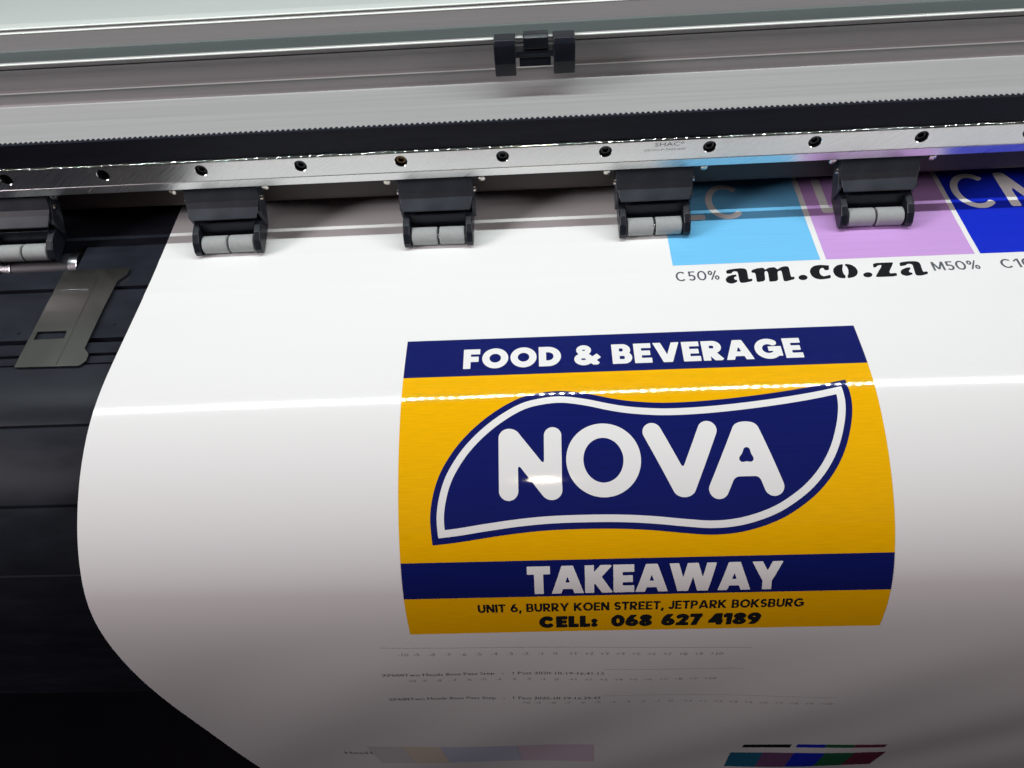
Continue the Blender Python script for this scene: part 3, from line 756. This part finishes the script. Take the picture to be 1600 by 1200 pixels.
rect_print('navy_band', PU+0.00005, PU+0.23115, PS+0.1183, PS+0.1377, INK_NAVY, panel, L0+2*D)
OUT = [(15.85,109.87),(15.3,94.64),(18.93,78.98),(25.4,67.07),(33.45,57.24),(45.04,47.19),(58.36,39.31),(68.41,36.6),(79.37,35.75),(91.6,37.6),(103.66,40.7),(111.97,42.4),(124.02,43.75),(133.89,44.1),(150.32,43.6),(174.95,41.47),(199.49,38.15),(218.05,34.52),(218.7,42.54),(218.2,49.6),(215.66,59.68),(210.77,71.65),(204.6,81.4),(197.4,89.3),(190.2,95.0),(180.32,100.9),(168.68,105.2),(157.7,107.4),(146.74,107.87),(134.31,106.75),(121.83,105.3),(109.61,104.3),(96.44,103.8),(72.8,103.92),(56.88,105.04),(40.86,106.94),(28.76,108.6)]
def smooth_outline(P, corners, n=6):
    Q = []; N = len(P)
    idx = sorted(corners)
    for a, b in zip(idx, idx[1:]+[idx[0]+N]):
        seg = np.array([P[i % N] for i in range(a, b+1)])
        Q += [tuple(p) for p in catmull(seg, n)[:-1]]
    return Q
leaf = sd_poly(smooth_outline(OUT, [0, 17]))
sdf_print('logo_leaf', leaf, 13, 221, 33, 112, 0.6, INK_NAVY, panel, L0+2*D, PU, PS)
ring_in, ring_w = 3.1, 3.5
sdf_print('logo_outline', lambda X, Y: np.maximum(leaf(X, Y)+ring_in, -(leaf(X, Y)+ring_in+ring_w)), 13, 221, 33, 112, 0.5, VINYL, panel, L0+3*D, PU, PS)
R_ = 8.9
cap_ = lambda x0, y0, x1, y1, t=R_: sd_seg(x0, y0, x1, y1, t, 'r')
N_ = sunion(1.6, cap_(53.1, 59.9, 52.9, 85.2, 9.2), cap_(74.6, 59.2, 74.0, 85.3, 8.4), cap_(54.5, 60.6, 72.8, 84.8, 9.6))
O_ = sub(sd_ell(98.4, 71.6, 17.7, 17.7), sunion(1.0, sd_ell(98.4, 71.6, 9.4, 10.4), sd_ell(98.2, 71.9, 9.0, 10.4)))
V_ = sunion(1.6, cap_(122.2, 58.9, 134.6, 85.4, 9.0), cap_(148.4, 58.7, 136.6, 85.4, 9.0))
A_ = sub(sunion(2.2, cap_(164.6, 59.9, 151.6, 86.9, 9.2), cap_(168.4, 59.9, 177.2, 86.1, 9.2), cap_(158.5, 77.6, 171.6, 77.6, 7.4), cap_(166.4, 61, 166.4, 63, 9.0)),
         sunion(1.2, sd_seg(165.9, 69.2, 163.6, 73.0, 2.6, 'r'), sd_seg(166.0, 69.2, 167.3, 73.0, 2.6, 'r'), sd_seg(163.6, 73.1, 167.2, 73.1, 2.4, 'r')))
for nm, f, x0, x1 in (('logo_letter', N_, 46, 82), ('logo_letter', O_, 79, 118), ('logo_letter', V_, 115, 155), ('logo_letter', A_, 144, 185)):
    sdf_print(nm, f, x0, x1, 51, 94, 0.45, VINYL, panel, L0+3*D, PU, PS)
lettering('headline_lettering', 'FOOD & BEVERAGE', PU+0.0303, PU+0.2015, PS+0.02045, 0.0131, 0.29, VINYL, panel, L0+3*D, gap=0.09, cell=1/48)
lettering('takeaway_lettering', 'TAKEAWAY', PU+0.0602, PU+0.1803, PS+0.1361, 0.0148, 0.30, VINYL, panel, L0+3*D, gap=0.035, cell=1/48)
lettering('address_lettering', 'UNIT 6, BURRY KOEN STREET, JETPARK BOKSBURG', PU+0.0355, PU+0.1918, PS+0.1475, 0.0055, 0.225, INK_BLACK, panel, L0+2*D, gap=0.10, cell=1/18)
lettering('phone_lettering', 'CELL:', PU+0.0650, PU+0.0936, PS+0.1600, 0.0090, 0.345, INK_BLACK, panel, L0+2*D, gap=0.07, cell=1/20)
lettering('phone_lettering', '068', PU+0.1003, PU+0.1202, PS+0.1600, 0.0090, 0.315, INK_BLACK, panel, L0+2*D, gap=0.05, cell=1/20)
lettering('phone_lettering', '627', PU+0.1247, PU+0.1444, PS+0.1600, 0.0090, 0.315, INK_BLACK, panel, L0+2*D, gap=0.06, cell=1/20)
lettering('phone_lettering', '4189', PU+0.1476, PU+0.1727, PS+0.1600, 0.0090, 0.315, INK_BLACK, panel, L0+2*D, gap=0.06, cell=1/20)

# colour patches with their captions
pc = rect_print('light_blue_patch', 0.0730, 0.1548, 0.034, 0.1492, INK_CYAN, vinyl, L0+D)
pm = rect_print('light_purple_patch', 0.1581, 0.2390, 0.034, 0.1492, INK_PINK, vinyl, L0+D)
pb = rect_print('deep_blue_patch', 0.2420, 0.3240, 0.034, 0.1492, INK_BLUE, vinyl, L0+D)
CAPH = 0.0315
lettering('patch_lettering', 'L', 0.0815, 0.0975, 0.1106, CAPH, 0.15, VINYL, pc, L0+2*D, nar=0.8)
lettering('patch_lettering', 'C', 0.0995, 0.1232, 0.1106, CAPH, 0.13, VINYL, pc, L0+2*D, nar=0.8)
lettering('patch_lettering', 'L', 0.1660, 0.1815, 0.1090, CAPH, 0.16, VINYL, pm, L0+2*D, nar=0.8)
lettering('patch_lettering', 'M', 0.1860, 0.2150, 0.1090, CAPH, 0.14, VINYL, pm, L0+2*D, nar=0.8)
lettering('patch_lettering', 'C', 0.2455, 0.2705, 0.1102, CAPH, 0.13, VINYL, pb, L0+2*D, nar=0.8)
lettering('patch_lettering', 'M', 0.2745, 0.3045, 0.1102, CAPH, 0.15, VINYL, pb, L0+2*D, nar=0.8)
lettering('caption_lettering', 'C50%', 0.0734, 0.0972, 0.1622, 0.0074, 0.135, INK_GREY, vinyl, L0+D, gap=0.12, nar=0.8, cell=1/30)
lettering('caption_lettering', 'M50%', 0.2128, 0.2379, 0.1617, 0.0070, 0.14, INK_GREY, vinyl, L0+D, gap=0.12, nar=0.8, cell=1/30)
lettering('caption_lettering', 'C100%', 0.2494, 0.2810, 0.1617, 0.0070, 0.14, INK_GREY, vinyl, L0+D, gap=0.12, nar=0.8, cell=1/30)
AM = [[(101.6,155.0),(101.4,157.8),(104.2,157.7),(104.7,156.6),(106.1,156.1),(107.7,156.6),(107.6,160.0),(107.4,164.2),(107.9,165.5),(109.8,165.6),(114.4,164.4),(114.6,162.4),(112.8,162.8),(112.5,162.4),(113.0,156.0),(112.2,154.3),(110.1,153.8),(106.3,154.0)],
[(106.6,158.6),(104.1,158.9),(101.5,160.0),(100.1,162.2),(100.3,164.5),(102.0,165.8),(104.0,165.7),(106.2,164.4),(106.2,162.9),(105.1,162.8),(104.8,161.8),(105.2,160.6),(106.5,160.2)],
[(115.4,155.8),(118.3,154.5),(121.9,154.0),(122.6,154.9),(122.9,155.9),(124.9,154.4),(127.7,153.9),(129.1,154.7),(129.4,156.1),(132.0,154.2),(134.4,153.5),(136.0,154.1),(136.1,156.4),(135.6,162.6),(137.4,162.1),(137.2,164.2),(132.5,165.7),(131.3,165.4),(131.1,164.0),(131.5,159.4),(131.6,157.6),(131.2,156.9),(130.1,157.2),(129.2,158.0),(128.2,165.1),(123.2,165.6),(123.5,163.5),(124.0,159.0),(123.9,157.3),(123.1,156.8),(122.2,157.6),(121.3,164.7),(116.5,165.6),(116.9,161.8),(117.1,157.9),(115.1,157.7)],
[(144.4,163.3),(143.8,164.4),(142.7,165.1),(141.4,165.3),(140.3,165.0),(139.5,164.1),(139.5,163.0),(140.1,161.9),(141.2,161.2),(142.5,160.9),(143.6,161.3),(144.3,162.2)],
[(158.1,154.1),(157.3,158.0),(154.9,158.1),(154.8,156.5),(153.9,156.0),(152.5,157.1),(151.7,159.3),(151.8,161.6),(153.0,162.8),(154.8,162.5),(157.0,161.7),(156.8,164.2),(154.2,165.0),(150.7,165.3),(148.3,164.4),(146.8,162.0),(146.6,158.7),(147.8,156.1),(150.0,154.2),(153.2,153.6),(157.4,154.2)],
[(166.0,153.7),(162.6,154.3),(160.0,156.8),(159.1,159.4),(159.4,162.4),(161.0,164.5),(164.2,165.2),(164.9,163.1),(164.2,161.4),(164.4,158.1),(165.3,155.5)],
[(167.1,153.5),(170.0,154.3),(172.0,156.6),(172.4,159.9),(171.1,162.8),(168.9,164.4),(165.5,165.2),(165.9,163.1),(166.9,161.5),(167.6,158.3),(167.5,156.0),(166.7,154.9)],
[(179.3,163.1),(178.7,164.1),(177.6,164.8),(176.3,165.0),(175.1,164.6),(174.4,163.8),(174.4,162.8),(175.0,161.8),(176.2,161.1),(177.5,160.9),(178.6,161.2),(179.3,162.0)],
[(182.3,153.8),(193.0,153.7),(192.8,154.7),(188.1,162.5),(192.5,162.3),(191.8,165.0),(180.6,165.1),(180.9,164.0),(186.8,155.5),(183.9,156.0),(183.0,157.2),(181.4,157.3)],
[(196.5,154.2),(200.2,153.5),(204.1,153.4),(206.5,154.0),(207.2,155.7),(206.7,160.6),(206.7,162.3),(209.0,162.0),(208.7,164.0),(205.0,165.1),(202.4,165.1),(202.0,164.0),(202.5,159.7),(202.9,156.5),(202.1,155.6),(200.4,155.5),(199.2,156.6),(195.8,157.2)],
[(201.1,158.2),(198.6,158.5),(195.8,160.0),(194.6,161.9),(194.8,163.9),(196.9,165.2),(200.4,164.1),(200.8,162.6),(199.5,162.3),(199.3,160.9),(200.5,159.9)]]
def chaikin(P):
    out = []
    for i in range(len(P)):
        a = P[i]; b = P[(i+1) % len(P)]
        out += [(a[0]*.82+b[0]*.18, a[1]*.82+b[1]*.18), (a[0]*.18+b[0]*.82, a[1]*.18+b[1]*.82)]
    return out
am_f = union(*[sd_poly(chaikin(p)) for p in AM])
sdf_print('website_lettering', am_f, 99, 211, 152, 168, 0.28, INK_BLACK, vinyl, L0+D)

# tiny test lines below the advert
def num_row(u0, u1, s, skew, h=0.0040, n0=-10, n1=10):
    k = (u1-u0)/20
    return [(('%+d' % i) if i else '0', u0+(i+10)*k-0.002, None, s+skew*(i+10)*k, h, skew) for i in range(n0, n1+1)]
line_print('test_scale', num_row(-0.0803, 0.0815, 0.3855, 0.037, 0.0032), INK_FAINT, vinyl, L0+D)
line_print('test_caption', [('XP600Two Heads Base Pass Step   -   1 Pass 2020-10-19-16:41:13', -0.0949, 0.0253, 0.4092, 0.0036, 0.040)], INK_MID, vinyl, L0+D)
line_print('test_scale', num_row(-0.0810, 0.0825, 0.4178, 0.041, 0.0032), INK_FAINT, vinyl, L0+D)
line_print('test_caption', [('XP600Two Heads Base Pass Step   -   1 Pass 2020-10-19-16:39:42', -0.0980, 0.0247, 0.4470, 0.0046, 0.043)], INK_MID, vinyl, L0+D)
line_print('test_scale', num_row(-0.0205, 0.1545, 0.4580, 0.040, 0.0036), INK_FAINT, vinyl, L0+D)
for s, u0, u1, k in ((0.3765, -0.0900, 0.1000, 0.037), (0.4065, 0.0260, 0.1000, 0.04), (0.4465, 0.026, 0.16, 0.043)):
    rect_print('test_rule', u0, u1, s, s+0.0005, INK_FAINT, vinyl, L0+D, skew=k, cs=0.0003)
line_print('test_caption', [('Head1', -0.1530, -0.1340, 0.5780, 0.0080, 0.04)], INK_MID, vinyl, L0+D)
for u0, u1, m_ in ((-0.1328, -0.1076, SW_GREY), (-0.1075, -0.0818, SW_SAND), (-0.0817, -0.0284, SW_BLUE), (-0.0283, 0.0250, SW_MAUVE)):
    rect_print('pale_swatch', u0, u1, 0.5560+0.052*(u0+0.1328), 0.6080+0.052*(u0+0.1328), m_, vinyl, L0+D, skew=0.05, lean=-0.02)
for u0, u1, m_ in ((0.1245, 0.1475, SW_CYAN), (0.1476, 0.1695, SW_MAG), (0.1696, 0.1915, INK_BLUE), (0.1916, 0.2125, SW_GREEN), (0.2126, 0.2345, SW_RED)):
    rect_print('dark_swatch', u0, u1, 0.5880+0.03*(u0-0.1245), 0.6340+0.03*(u0-0.1245), m_, vinyl, L0+D, skew=0.05, lean=-0.06)
for u0, u1, m_ in ((0.1270, 0.1600, INK_BLACK), (0.1640, 0.1836, INK_BLUE), (0.1837, 0.2036, SW_GREEN), (0.2037, 0.2250, SW_RED)):
    rect_print('dark_swatch', u0, u1, 0.5630+0.03*(u0-0.1270), 0.5720+0.03*(u0-0.1270), m_, vinyl, L0+D, skew=0.05, lean=-0.06)
for o in [c for c in vinyl.children] : o.matrix_parent_inverse = Matrix.Translation(-vinyl.location)
for o in [g for c in vinyl.children for g in c.children]: o.matrix_parent_inverse = Matrix.Identity(4)
